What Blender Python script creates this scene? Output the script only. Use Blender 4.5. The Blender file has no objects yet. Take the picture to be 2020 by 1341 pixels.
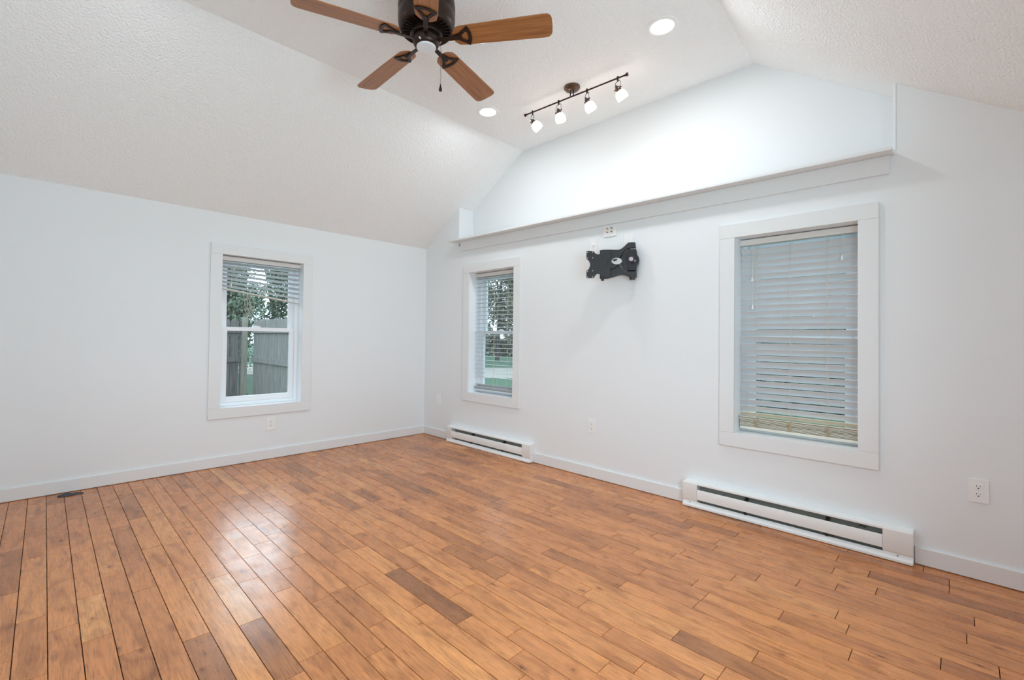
import bpy, bmesh, math, random
from math import sin, cos, pi, radians, tan, atan2
from mathutils import Vector, Matrix, noise
from mathutils.geometry import tessellate_polygon

S = bpy.context.scene
COL = S.collection
R = random.Random(7)

# ------------------------------------------------------------------ camera, sky, exposure
cam_d = bpy.data.cameras.new('camera')
cam = bpy.data.objects.new('camera', cam_d)
COL.objects.link(cam)
f_ = Vector((0.69446, 0.71933, 0.015163))
r_ = Vector((0.71919, -0.69471, 0.012620)).normalized()
f_ = (f_ - r_ * f_.dot(r_)).normalized()
u_ = r_.cross(f_)
cam.matrix_world = Matrix(((r_.x, u_.x, -f_.x, -3.399), (r_.y, u_.y, -f_.y, -4.6153),
                           (r_.z, u_.z, -f_.z, 1.18), (0, 0, 0, 1)))
cam_d.sensor_fit = 'HORIZONTAL'
cam_d.sensor_width = 36.0
cam_d.lens = 902.6 / 2020 * 36
cam_d.shift_x = 0.02486
cam_d.shift_y = -0.00829
cam_d.clip_start = 0.02
cam_d.clip_end = 300
S.camera = cam

SKY = 2.7            # overcast daylight
GLARE_GLOW = 5.0      # brighter sky patch added to throw window glare on the floor
CAN_W = 9.4         # each recessed light
HEAD_W = 1.9         # each track head
FILL_W = 23.5         # base power of the fill lamps in two added windows out of frame

W = bpy.data.worlds.new('sky')
S.world = W
W.use_nodes = True
nt = W.node_tree
nt.nodes.clear()
o_ = nt.nodes.new('ShaderNodeOutputWorld')
b_ = nt.nodes.new('ShaderNodeBackground')
n_ = nt.nodes.new('ShaderNodeTexNoise')
n_.inputs['Scale'].default_value = 2.5
n_.inputs['Detail'].default_value = 5
rp = nt.nodes.new('ShaderNodeValToRGB')
rp.color_ramp.elements[0].position = 0.35
rp.color_ramp.elements[0].color = (0.60, 0.80, 1.0, 1)
rp.color_ramp.elements[1].position = 0.7
rp.color_ramp.elements[1].color = (0.84, 0.93, 1.0, 1)
nt.links.new(n_.outputs['Fac'], rp.inputs['Fac'])
nt.links.new(rp.outputs['Color'], b_.inputs['Color'])
wc = nt.nodes.new('ShaderNodeTexCoord')
dp = nt.nodes.new('ShaderNodeVectorMath')
dp.operation = 'DOT_PRODUCT'
dp.inputs[1].default_value = Vector((0.27, 0.87, 0.42)).normalized()
nt.links.new(wc.outputs['Generated'], dp.inputs[0])
mr_ = nt.nodes.new('ShaderNodeMapRange')
mr_.interpolation_type = 'SMOOTHSTEP'
mr_.inputs[1].default_value = 0.82
mr_.inputs[2].default_value = 1.0
mr_.inputs[3].default_value = SKY
mr_.inputs[4].default_value = SKY + GLARE_GLOW
nt.links.new(dp.outputs['Value'], mr_.inputs[0])
nt.links.new(mr_.outputs[0], b_.inputs['Strength'])
nt.links.new(b_.outputs['Background'], o_.inputs['Surface'])

S.view_settings.view_transform = 'Standard'
S.view_settings.look = 'None'
S.view_settings.gamma = 1.0
S.view_settings.use_curve_mapping = False
S.view_settings.exposure = -0.04
S.cycles.use_denoising = True
S.cycles.max_bounces = 14
S.cycles.diffuse_bounces = 8
S.cycles.transparent_max_bounces = 24
S.cycles.sample_clamp_indirect = 6.0
S.cycles.caustics_reflective = False
S.cycles.caustics_refractive = False

# ------------------------------------------------------------------ materials
def srgb(r, g, b):
    f = lambda c: (c / 255 / 12.92) if c / 255 <= 0.04045 else ((c / 255 + 0.055) / 1.055) ** 2.4
    return (f(r), f(g), f(b), 1)

def mat(name, col, rough=0.5, metal=0.0, spec=0.5, bump=None, vary=None):
    m = bpy.data.materials.new(name)
    m.use_nodes = True
    t = m.node_tree
    p = t.nodes['Principled BSDF']
    p.inputs['Base Color'].default_value = col
    p.inputs['Roughness'].default_value = rough
    p.inputs['Metallic'].default_value = metal
    p.inputs['Specular IOR Level'].default_value = spec
    tc = t.nodes.new('ShaderNodeTexCoord')
    if vary:                                    # (scale, amount) mottling of the base colour
        n = t.nodes.new('ShaderNodeTexNoise')
        n.inputs['Scale'].default_value = vary[0]
        n.inputs['Detail'].default_value = 4
        mx = t.nodes.new('ShaderNodeMix')
        mx.data_type = 'RGBA'
        a = vary[1]
        mx.inputs[6].default_value = tuple(c * (1 - a) for c in col[:3]) + (1,)
        mx.inputs[7].default_value = tuple(min(1, c * (1 + a)) for c in col[:3]) + (1,)
        t.links.new(tc.outputs['Object'], n.inputs['Vector'])
        t.links.new(n.outputs['Fac'], mx.inputs[0])
        t.links.new(mx.outputs[2], p.inputs['Base Color'])
    if bump:                                    # (scale, strength, distance)
        n = t.nodes.new('ShaderNodeTexNoise')
        n.inputs['Scale'].default_value = bump[0]
        n.inputs['Detail'].default_value = 3
        bn = t.nodes.new('ShaderNodeBump')
        bn.inputs['Strength'].default_value = bump[1]
        bn.inputs['Distance'].default_value = bump[2]
        t.links.new(tc.outputs['Object'], n.inputs['Vector'])
        t.links.new(n.outputs['Fac'], bn.inputs['Height'])
        t.links.new(bn.outputs['Normal'], p.inputs['Normal'])
    return m

def emit(name, col, strength):
    m = bpy.data.materials.new(name)
    m.use_nodes = True
    t = m.node_tree
    t.nodes.clear()
    o = t.nodes.new('ShaderNodeOutputMaterial')
    e = t.nodes.new('ShaderNodeEmission')
    e.inputs['Color'].default_value = col
    e.inputs['Strength'].default_value = strength
    t.links.new(e.outputs[0], o.inputs['Surface'])
    return m

def glass_mat():
    m = bpy.data.materials.new('window_glass')
    m.use_nodes = True
    t = m.node_tree
    t.nodes.clear()
    o = t.nodes.new('ShaderNodeOutputMaterial')
    tr = t.nodes.new('ShaderNodeBsdfTransparent')
    tr.inputs['Color'].default_value = (0.945, 0.975, 0.975, 1)
    gl = t.nodes.new('ShaderNodeBsdfGlossy')
    gl.inputs['Roughness'].default_value = 0.02
    lw = t.nodes.new('ShaderNodeLayerWeight')
    lw.inputs['Blend'].default_value = 0.5
    pw = t.nodes.new('ShaderNodeMath')
    pw.operation = 'POWER'
    pw.inputs[1].default_value = 5.0
    fr = t.nodes.new('ShaderNodeMath')
    fr.operation = 'MULTIPLY_ADD'
    fr.inputs[1].default_value = 0.9
    fr.inputs[2].default_value = 0.04
    t.links.new(lw.outputs['Facing'], pw.inputs[0])
    t.links.new(pw.outputs[0], fr.inputs[0])
    mx = t.nodes.new('ShaderNodeMixShader')
    t.links.new(fr.outputs[0], mx.inputs[0])
    t.links.new(tr.outputs[0], mx.inputs[1])
    t.links.new(gl.outputs[0], mx.inputs[2])
    t.links.new(mx.outputs[0], o.inputs['Surface'])
    return m

def floor_mat():
    m = bpy.data.materials.new('oak_planks')
    m.use_nodes = True
    t = m.node_tree
    L = t.links.new
    N = t.nodes.new
    p = t.nodes['Principled BSDF']
    at = N('ShaderNodeAttribute')
    at.attribute_name = 'plank'
    sep = N('ShaderNodeSeparateColor')
    L(at.outputs['Color'], sep.inputs['Color'])
    tc = N('ShaderNodeTexCoord')
    off = N('ShaderNodeVectorMath')
    off.operation = 'SCALE'
    off.inputs[3].default_value = 37.0
    L(at.outputs['Color'], off.inputs[0])
    add = N('ShaderNodeVectorMath')
    add.operation = 'ADD'
    L(tc.outputs['Object'], add.inputs[0])
    L(off.outputs[0], add.inputs[1])
    def mapping(scale):
        k = N('ShaderNodeMapping')
        k.inputs['Scale'].default_value = scale
        L(add.outputs[0], k.inputs['Vector'])
        return k
    def ramp(src, stops):
        r = N('ShaderNodeValToRGB')
        e = r.color_ramp.elements
        e[0].position, e[0].color = stops[0]
        e[1].position, e[1].color = stops[-1]
        for q, c in stops[1:-1]:
            k = e.new(q)
            k.color = c
        L(src, r.inputs['Fac'])
        return r
    def mul(a, b, fac=1.0):
        x = N('ShaderNodeMix')
        x.data_type = 'RGBA'
        x.blend_type = 'MULTIPLY'
        x.inputs[0].default_value = fac
        L(a, x.inputs[6])
        L(b, x.inputs[7])
        return x.outputs[2]
    g = lambda v: (v, v, v, 1)
    # tone of each plank
    tone = ramp(sep.outputs[0], [(0.0, srgb(156, 100, 62)), (0.15, srgb(185, 117, 69)), (0.45, srgb(205, 132, 79)),
                                 (0.75, srgb(213, 140, 83)), (0.92, srgb(217, 147, 89)), (1.0, srgb(220, 153, 94))])
    # broad streaks along the board
    n1 = N('ShaderNodeTexNoise')
    n1.inputs['Scale'].default_value = 1.0
    n1.inputs['Detail'].default_value = 6
    n1.inputs['Distortion'].default_value = 0.6
    L(mapping((20, 3.4, 1)).outputs[0], n1.inputs['Vector'])
    r1 = ramp(n1.outputs['Fac'], [(0.30, (0.62, 0.56, 0.52, 1)), (0.47, g(0.95)), (0.70, (1.12, 1.11, 1.08, 1))])
    # fine pores
    n2 = N('ShaderNodeTexNoise')
    n2.inputs['Scale'].default_value = 1.0
    n2.inputs['Detail'].default_value = 3
    L(mapping((330, 14, 1)).outputs[0], n2.inputs['Vector'])
    r2 = ramp(n2.outputs['Fac'], [(0.32, g(0.66)), (0.48, g(1.0)), (0.7, g(1.07))])
    # growth-ring figure
    wv = N('ShaderNodeTexWave')
    wv.wave_type = 'BANDS'
    wv.bands_direction = 'X'
    wv.inputs['Scale'].default_value = 1.0
    wv.inputs['Distortion'].default_value = 14.0
    wv.inputs['Detail'].default_value = 2.0
    wv.inputs['Detail Scale'].default_value = 1.4
    L(mapping((15, 1.9, 1)).outputs[0], wv.inputs['Vector'])
    r3 = ramp(wv.outputs['Fac'], [(0.0, (0.78, 0.74, 0.71, 1)), (0.35, g(1.0)), (1.0, g(1.04))])
    # knots and dark mineral stains
    vo = N('ShaderNodeTexVoronoi')
    vo.feature = 'F1'
    vo.inputs['Scale'].default_value = 1.25
    nd = N('ShaderNodeTexNoise')
    nd.inputs['Scale'].default_value = 30
    L(add.outputs[0], nd.inputs['Vector'])
    ad2 = N('ShaderNodeVectorMath')
    ad2.operation = 'MULTIPLY_ADD'
    L(nd.outputs['Color'], ad2.inputs[0])
    ad2.inputs[1].default_value = (0.25, 0.25, 0)
    L(mapping((9.5, 4.4, 1)).outputs[0], ad2.inputs[2])
    L(ad2.outputs[0], vo.inputs['Vector'])
    r4 = ramp(vo.outputs['Distance'], [(0.0, (0.18, 0.14, 0.12, 1)), (0.045, (0.36, 0.29, 0.25, 1)), (0.085, (0.76, 0.70, 0.65, 1)), (0.22, g(1.0))])
    n5 = N('ShaderNodeTexNoise')
    n5.inputs['Scale'].default_value = 1.0
    n5.inputs['Detail'].default_value = 4
    n5.inputs['Distortion'].default_value = 1.2
    L(mapping((11, 4.2, 1)).outputs[0], n5.inputs['Vector'])
    r5 = ramp(n5.outputs['Fac'], [(0.28, (0.55, 0.47, 0.45, 1)), (0.46, g(1.0))])
    c = mul(tone.outputs[0], r1.outputs[0], 0.85)
    c = mul(c, r2.outputs[0], 1.0)
    c = mul(c, r3.outputs[0], 0.45)
    c = mul(c, r4.outputs[0], 0.9)
    c = mul(c, r5.outputs[0], 0.6)
    L(c, p.inputs['Base Color'])
    # worn satin finish
    n6 = N('ShaderNodeTexNoise')
    n6.inputs['Scale'].default_value = 9
    n6.inputs['Detail'].default_value = 4
    L(add.outputs[0], n6.inputs['Vector'])
    mr = N('ShaderNodeMapRange')
    mr.inputs[1].default_value = 0.3
    mr.inputs[2].default_value = 0.7
    mr.inputs[3].default_value = 0.21
    mr.inputs[4].default_value = 0.33
    L(n6.outputs['Fac'], mr.inputs[0])
    L(mr.outputs[0], p.inputs['Roughness'])
    p.inputs['Specular IOR Level'].default_value = 0.62
    bn = N('ShaderNodeBump')
    bn.inputs['Strength'].default_value = 0.12
    bn.inputs['Distance'].default_value = 0.002
    L(n2.outputs['Fac'], bn.inputs['Height'])
    L(bn.outputs['Normal'], p.inputs['Normal'])
    return m

def blade_mat():
    m = mat('blade_veneer', srgb(150, 92, 58), 0.32, 0, 0.5)
    t = m.node_tree
    p = t.nodes['Principled BSDF']
    tc = t.nodes.new('ShaderNodeTexCoord')
    k = t.nodes.new('ShaderNodeMapping')
    k.inputs['Scale'].default_value = (4, 90, 4)
    n = t.nodes.new('ShaderNodeTexNoise')
    n.inputs['Scale'].default_value = 1
    n.inputs['Detail'].default_value = 5
    r = t.nodes.new('ShaderNodeValToRGB')
    r.color_ramp.elements[0].position = 0.3
    r.color_ramp.elements[0].color = srgb(132, 80, 42)
    r.color_ramp.elements[1].position = 0.72
    r.color_ramp.elements[1].color = srgb(172, 113, 66)
    t.links.new(tc.outputs['Object'], k.inputs['Vector'])
    t.links.new(k.outputs[0], n.inputs['Vector'])
    t.links.new(n.outputs['Fac'], r.inputs['Fac'])
    t.links.new(r.outputs[0], p.inputs['Base Color'])
    return m

def grain_mat(name, c0, c1, scale, rough=0.8):
    m = mat(name, c0, rough, 0, 0.2)
    t = m.node_tree
    p = t.nodes['Principled BSDF']
    tc = t.nodes.new('ShaderNodeTexCoord')
    k = t.nodes.new('ShaderNodeMapping')
    k.inputs['Scale'].default_value = scale
    n = t.nodes.new('ShaderNodeTexNoise')
    n.inputs['Scale'].default_value = 1
    n.inputs['Detail'].default_value = 6
    r = t.nodes.new('ShaderNodeValToRGB')
    r.color_ramp.elements[0].position = 0.3
    r.color_ramp.elements[0].color = c0
    r.color_ramp.elements[1].position = 0.7
    r.color_ramp.elements[1].color = c1
    t.links.new(tc.outputs['Object'], k.inputs['Vector'])
    t.links.new(k.outputs[0], n.inputs['Vector'])
    t.links.new(n.outputs['Fac'], r.inputs['Fac'])
    t.links.new(r.outputs[0], p.inputs['Base Color'])
    return m

M = {}
M['wall'] = mat('wall_paint', (0.80, 0.82, 0.83, 1), 0.62, 0, 0.35, bump=(240, 0.10, 0.0015))
M['ceil'] = mat('ceiling_texture', (0.925, 0.935, 0.93, 1), 0.85, 0, 0.2, bump=(80, 1.0, 0.008))
M['trim'] = mat('trim_paint', (0.775, 0.785, 0.785, 1), 0.42, 0, 0.45, bump=(60, 0.03, 0.001))
M['vinyl'] = mat('window_vinyl', (0.88, 0.90, 0.92, 1), 0.35)
M['glass'] = glass_mat()
M['floor'] = floor_mat()
M['seam'] = mat('plank_seam', (0.035, 0.022, 0.015, 1), 0.9, 0, 0.1)
M['slat'] = mat('blind_slat', (0.68, 0.70, 0.71, 1), 0.45, vary=(3, 0.03))
def translucent(m, amount):
    t = m.node_tree
    p = t.nodes['Principled BSDF']
    o = next(n for n in t.nodes if n.type == 'OUTPUT_MATERIAL')
    tl = t.nodes.new('ShaderNodeBsdfTranslucent')
    tl.inputs['Color'].default_value = (.75, .80, .82, 1)
    mx = t.nodes.new('ShaderNodeMixShader')
    mx.inputs[0].default_value = amount
    t.links.new(p.outputs[0], mx.inputs[1])
    t.links.new(tl.outputs[0], mx.inputs[2])
    t.links.new(mx.outputs[0], o.inputs['Surface'])
translucent(M['slat'], .07)
M['slat_old'] = mat('yellowed_slat', (0.78, 0.74, 0.63, 1), 0.5, vary=(5, 0.06))
M['rail'] = mat('blind_rail', (0.74, 0.72, 0.69, 1), 0.45)
M['cord'] = mat('blind_cord', (0.62, 0.60, 0.55, 1), 0.8)
M['cord_old'] = mat('stained_cord', srgb(196, 172, 126), 0.85)
M['steel'] = mat('heater_enamel', (0.84, 0.845, 0.83, 1), 0.38, vary=(14, 0.04))
M['steel_in'] = mat('heater_inside', srgb(148, 145, 135), 0.6, 0.0, vary=(20, 0.2))
M['dark'] = mat('dark_gap', (0.02, 0.02, 0.02, 1), 0.7)
M['fin'] = mat('heater_fins', srgb(96, 94, 90), 0.5, 0.5)
M['plastic'] = mat('plate_plastic', (0.86, 0.86, 0.85, 1), 0.35)
M['slot'] = mat('outlet_slot', (0.03, 0.025, 0.02, 1), 0.6)
M['gold'] = mat('binding_post', srgb(190, 130, 60), 0.3, 0.9)
M['bronze'] = mat('oil_rubbed_bronze', srgb(58, 44, 38), 0.35, 0.75, vary=(25, 0.35))
M['bronze_hi'] = mat('brushed_bronze', srgb(104, 86, 76), 0.3, 0.85)
M['black'] = mat('black_powder_coat', srgb(44, 45, 48), 0.42, 0, 0.5, bump=(500, 0.15, 0.0005))
M['black_gloss'] = mat('black_gloss', srgb(38, 38, 42), 0.2, 0, 0.5)
M['silver'] = mat('silver_badge', srgb(205, 205, 205), 0.35, 0.3)
M['cap_white'] = mat('white_cap', srgb(222, 222, 226), 0.3)
M['blade'] = blade_mat()
M['shade'] = emit('lit_frosted_glass', (1.0, 0.76, 0.62, 1), 6.2)
M['lens'] = emit('lit_lens', (1.0, 0.97, 0.93, 1), 14.0)
M['can_trim'] = mat('can_trim', (0.88, 0.88, 0.87, 1), 0.4)
M['scrap'] = mat('dark_scrap', srgb(58, 64, 72), 0.55, vary=(60, 0.4))
M['fence'] = grain_mat('weathered_boards', srgb(122, 119, 117), srgb(164, 161, 154), (40, 40, 3))
M['fence_backlit'] = grain_mat('weathered_backlit_boards', srgb(96, 93, 93), srgb(134, 129, 127), (40, 40, 3))  # darker copy of the board tone, shade of the backlit panel
M['post'] = grain_mat('treated_post', srgb(140, 137, 126), srgb(166, 161, 148), (40, 40, 3))
M['grass'] = mat('lawn_grass', srgb(88, 112, 92), 0.95, 0, 0.1, bump=(40, 0.6, 0.05), vary=(3, 0.3))
M['gravel'] = mat('driveway', srgb(160, 155, 145), 0.9, 0, 0.1, vary=(6, 0.12))
M['leaf_a'] = mat('leaves_dark', srgb(92, 114, 98), 0.7, 0, 0.2, vary=(2.2, 0.5))
M['leaf_b'] = mat('leaves_grey_green', srgb(120, 136, 114), 0.7, 0, 0.2, vary=(2.0, 0.45))
M['leaf_c'] = mat('leaves_brown_green', srgb(138, 140, 122), 0.7, 0, 0.2, vary=(2.0, 0.4))
M['bark'] = mat('bark', srgb(84, 82, 78), 0.9, 0, 0.1, vary=(8, 0.3))

# ------------------------------------------------------------------ mesh helpers
I4 = Matrix.Identity(4)

class MB:
    def __init__(s):
        s.bm = bmesh.new()
    def v(s, p, T=I4):
        return s.bm.verts.new(T @ Vector(p))
    def f(s, vs):
        try:
            return s.bm.faces.new(vs)
        except ValueError:
            return None
    def quad(s, a, b, c, d, T=I4):
        return s.f([s.v(p, T) for p in (a, b, c, d)])
    def box(s, x0, x1, y0, y1, z0, z1, T=I4):
        if x0 > x1: x0, x1 = x1, x0
        if y0 > y1: y0, y1 = y1, y0
        if z0 > z1: z0, z1 = z1, z0
        q = [s.v(p, T) for p in ((x0, y0, z0), (x1, y0, z0), (x1, y1, z0), (x0, y1, z0),
                                 (x0, y0, z1), (x1, y0, z1), (x1, y1, z1), (x0, y1, z1))]
        for i in ((3, 2, 1, 0), (4, 5, 6, 7), (0, 1, 5, 4), (1, 2, 6, 5), (2, 3, 7, 6), (3, 0, 4, 7)):
            s.f([q[k] for k in i])
        return s
    def prism(s, loops, h0, h1, T=I4):
        """loops: outer 2D polygon then holes; extruded from h0 to h1 along local z of T."""
        if not isinstance(loops[0][0], (tuple, list)):
            loops = [loops]
        tri = tessellate_polygon([[Vector((x, y, 0)) for x, y in lp] for lp in loops])
        flat = [p for lp in loops for p in lp]
        lo = [s.v((x, y, h0), T) for x, y in flat]
        hi = [s.v((x, y, h1), T) for x, y in flat]
        for a, b, c in tri:
            s.f([lo[c], lo[b], lo[a]])
            s.f([hi[a], hi[b], hi[c]])
        k = 0
        for lp in loops:
            n = len(lp)
            for i in range(n):
                a, b = k + i, k + (i + 1) % n
                s.f([lo[a], lo[b], hi[b], hi[a]])
            k += n
        bmesh.ops.dissolve_limit(s.bm, angle_limit=0.001, verts=lo + hi, edges=list({e for q in lo + hi for e in q.link_edges}))
        return s
    def lathe(s, prof, n=32, T=I4):
        rings = []
        for r, z in prof:
            if r < 1e-6:
                rings.append([s.v((0, 0, z), T)])
            else:
                rings.append([s.v((r * cos(2 * pi * i / n), r * sin(2 * pi * i / n), z), T) for i in range(n)])
        for a, b in zip(rings, rings[1:]):
            for i in range(n):
                j = (i + 1) % n
                if len(a) == 1 and len(b) == 1:
                    continue
                if len(a) == 1:
                    s.f([a[0], b[j], b[i]])
                elif len(b) == 1:
                    s.f([a[i], a[j], b[0]])
                else:
                    s.f([a[i], a[j], b[j], b[i]])
        return s
    def tube(s, pts, r, n=8, r1=None, T=I4):
        pts = [Vector(p) for p in pts]
        m = len(pts)
        rings = []
        up = Vector((0, 0, 1))
        for i, p in enumerate(pts):
            d = (pts[min(i + 1, m - 1)] - pts[max(i - 1, 0)])
            if d.length < 1e-9:
                d = Vector((0, 0, 1))
            d.normalize()
            a = d.cross(up)
            if a.length < 0.05:
                a = d.cross(Vector((1, 0, 0)))
            a.normalize()
            b = d.cross(a)
            rr = r if r1 is None else r + (r1 - r) * i / max(1, m - 1)
            rings.append([s.v(p + a * rr * cos(2 * pi * k / n) + b * rr * sin(2 * pi * k / n), T) for k in range(n)])
        for a, b in zip(rings, rings[1:]):
            for k in range(n):
                j = (k + 1) % n
                s.f([a[k], a[j], b[j], b[k]])
        s.f(rings[0][::-1])
        s.f(rings[-1])
        return s
    def build(s, name, m, parent=None, smooth=True, bevel=0, seg=2, ang=38):
        bm = s.bm
        bmesh.ops.recalc_face_normals(bm, faces=bm.faces)
        for f in bm.faces:
            f.smooth = smooth
        if smooth:
            for e in bm.edges:
                if len(e.link_faces) == 2 and e.calc_face_angle(0) > radians(ang):
                    e.smooth = False
        me = bpy.data.meshes.new(name)
        bm.to_mesh(me)
        bm.free()
        me.materials.append(m)
        o = bpy.data.objects.new(name, me)
        COL.objects.link(o)
        if parent:
            o.parent = parent
        if bevel:
            b = o.modifiers.new('bevel', 'BEVEL')
            b.width = bevel
            b.segments = seg
            b.limit_method = 'ANGLE'
            b.angle_limit = radians(40)
        return o

def box(*a):
    return MB().box(*a)

def tag(o, label, cat, group=None, kind=None):
    o['label'] = label
    o['category'] = cat
    if group:
        o['group'] = group
    if kind:
        o['kind'] = kind
    return o

def thing(name, label, cat, loc=(0, 0, 0), rz=0.0, group=None, kind=None):
    o = bpy.data.objects.new(name, None)
    o.empty_display_size = 0.1
    COL.objects.link(o)
    o.location = loc
    o.rotation_euler = (0, 0, rz)
    return tag(o, label, cat, group, kind)

def dup(root, loc, rz=None, label=None):
    r = root.copy()
    COL.objects.link(r)
    r.location = loc
    if rz is not None:
        r.rotation_euler = (0, 0, rz)
    if label:
        r['label'] = label
    for ch in list(root.children):
        c = ch.copy()
        COL.objects.link(c)
        c.parent = r
        for g in list(ch.children):
            d = g.copy()
            COL.objects.link(d)
            d.parent = c
    return r

def light(name, kind, loc, power, parent, **kw):
    d = bpy.data.lights.new(name, kind)
    d.energy = power
    for k, v in kw.items():
        setattr(d, k, v)
    o = bpy.data.objects.new(name, d)
    COL.objects.link(o)
    o.location = loc
    o.parent = parent
    return o

# ------------------------------------------------------------------ the room (metres; corner of the two seen walls at the origin)
XB, YF = -3.75, -5.0             # back wall and near wall, behind and beside the camera
HW = 2.28                        # height of the left wall
ZC = 3.168                       # flat of the ceiling
YL, YR = -1.40, -3.605           # creases of the ceiling on the right wall
DR = 0.21                        # depth of the recess above the ledge
SR = 0.699                       # fall of the right-hand slope
TH = 0.22
ZL = 2.232                       # where the thick lower wall ends
JL, JR = -0.622, -4.3585         # jambs of the recess
zl = lambda y: HW + (ZC - HW) * (y / YL)
zr = lambda y: ZC - SR * (YR - y)

WA = dict(x0=-2.2614, x1=-1.5327, z0=0.5242, z1=1.9102)
W1 = dict(y0=-0.8164, y1=-1.4922, z0=0.5807, z1=1.9087)
W2 = dict(y0=-3.543, y1=-4.203, z0=0.5594, z1=1.8915)
LN = 0.012                       # liner thickness

def struct(o, label, cat):
    return tag(o, label, cat, None, 'structure')

# floor: every board a slightly uneven face of one floor
def build_floor():
    bm = bmesh.new()
    lay = bm.loops.layers.float_color.new('plank')
    rr = random.Random(21)
    w = 0.0932
    x = -2.9952 - 9 * w
    rows = []
    k = 0
    x = -2.9952 + 33 * w
    while x > XB:
        rows.append((max(XB, x - w), min(0.0, x)))
        x -= w
    g, c = 0.0011, 0.0006
    ge = 0.0009
    for (xa, xb) in rows:
        y = -rr.uniform(0.0, 0.5)
        cuts = [0.0]
        while y > YF:
            cuts.append(y)
            y -= rr.choice((0.28, 0.33, 0.4, 0.46, 0.55, 0.62, 0.75, 0.92)) + rr.uniform(-.04, .04)
        cuts.append(YF)
        for ya, yb in zip(cuts, cuts[1:]):
            if ya - yb < 0.01:
                continue
            t = min(1, max(0.10, rr.gauss(0.5, 0.22)))
            if rr.random() < 0.03:
                t = rr.uniform(0.06, 0.15)
            if xa < -2.125 < xb and yb < -3.16 < ya:
                t = 0.0
            col = (t, rr.random(), rr.random(), 1)
            tx, ty = rr.gauss(0, 0.0035), rr.gauss(0, 0.0007)
            X = (xa + g, xa + g + c, xb - g - c, xb - g)
            Y = (yb + ge, yb + ge + c, ya - ge - c, ya - ge)
            mx, my = (xa + xb) / 2, (ya + yb) / 2
            top = lambda px, py: (px, py, -0.0003 + (px - mx) * tx + (py - my) * ty * 0.5)
            low = lambda px, py: (px, py, -0.0040)
            T = [bm.verts.new(top(a, b)) for a, b in ((X[1], Y[1]), (X[2], Y[1]), (X[2], Y[2]), (X[1], Y[2]))]
            B = [bm.verts.new(low(a, b)) for a, b in ((X[0], Y[0]), (X[3], Y[0]), (X[3], Y[3]), (X[0], Y[3]))]
            fs = [bm.faces.new(T)] + [bm.faces.new((B[i], B[(i + 1) % 4], T[(i + 1) % 4], T[i])) for i in range(4)]
            for f in fs:
                for lp in f.loops:
                    lp[lay] = col
    nf = len(bm.faces)
    q = [bm.verts.new(p) for p in ((XB - .1, YF - .1, -0.0040), (0.12, YF - .1, -0.0040), (0.12, 0.12, -0.0040), (XB - .1, 0.12, -0.0040))]
    f = bm.faces.new(q)
    f.material_index = 1
    lo = [bm.verts.new((v.co.x, v.co.y, -0.12)) for v in q]
    f = bm.faces.new(lo[::-1])
    f.material_index = 1
    for i in range(4):
        f = bm.faces.new((q[i], lo[i], lo[(i + 1) % 4], q[(i + 1) % 4]))
        f.material_index = 1
    me = bpy.data.meshes.new('floor')
    bm.to_mesh(me)
    bm.free()
    me.materials.append(M['floor'])
    me.materials.append(M['seam'])
    o = bpy.data.objects.new('floor', me)
    COL.objects.link(o)
    struct(o, 'orange brown oak plank floor running toward the left wall', 'floor')
build_floor()

def wall_with_holes(mb, a0, a1, z0, z1, holes, put):
    """boxes of a wall slab around rectangular holes; put(a0, a1, z0, z1) adds one."""
    cuts = sorted({a0, a1, *[h[0] for h in holes], *[h[1] for h in holes]})
    for p, q in zip(cuts, cuts[1:]):
        hs = sorted((h[2], h[3]) for h in holes if h[0] <= p and h[1] >= q)
        z = z0
        for b, t in hs:
            put(p, q, z, b)
            z = t
        put(p, q, z, z1)

mb = MB()
wall_with_holes(mb, XB - .1, TH, -0.1, HW + 0.02, [(WA['x0'] - LN, WA['x1'] + LN, WA['z0'] - LN, WA['z1'] + LN)],
                lambda a, b, z0, z1: mb.box(a, b, 0, TH, z0, z1))
bmesh.ops.remove_doubles(mb.bm, verts=mb.bm.verts, dist=1e-5)
struct(mb.build('wall_left', M['wall'], smooth=False), 'white painted wall with one window, left side of the room', 'wall')

TYZ = Matrix(((0, 0, 1, 0), (1, 0, 0, 0), (0, 1, 0, 0), (0, 0, 0, 1)))     # polygon (y, z), extruded along x
mb = MB()
wall_with_holes(mb, YF - .1, 0.0, -0.1, ZL,
                [(W1['y1'] - LN, W1['y0'] + LN, W1['z0'] - LN, W1['z1'] + LN), (W2['y1'] - LN, W2['y0'] + LN, W2['z0'] - LN, W2['z1'] + LN)],
                lambda a, b, z0, z1: mb.box(0, TH, a, b, z0, z1))
bmesh.ops.remove_doubles(mb.bm, verts=mb.bm.verts, dist=1e-5)
mb.prism([(0.0, ZL), (0.0, zl(0) + .02), (JL, zl(JL) + .02), (JL, ZL)], 0, TH, TYZ)
ys = YR + (ZC - ZL + .02) / -SR
mb.prism([(JR, ZL), (JR, zr(JR) + .02), (ys, ZL)], 0, TH, TYZ)
mb.prism([(JL + .1, ZL - .1), (JL + .1, zl(JL + .1)), (YL, ZC + .02), (YR, ZC + .02), (JR - .1, zr(JR - .1)), (JR - .1, ZL - .1)], DR, DR + .1, TYZ)
struct(mb.build('wall_right', M['wall'], smooth=False), 'white gable wall with two windows and a recess above the ledge', 'wall')

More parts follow.
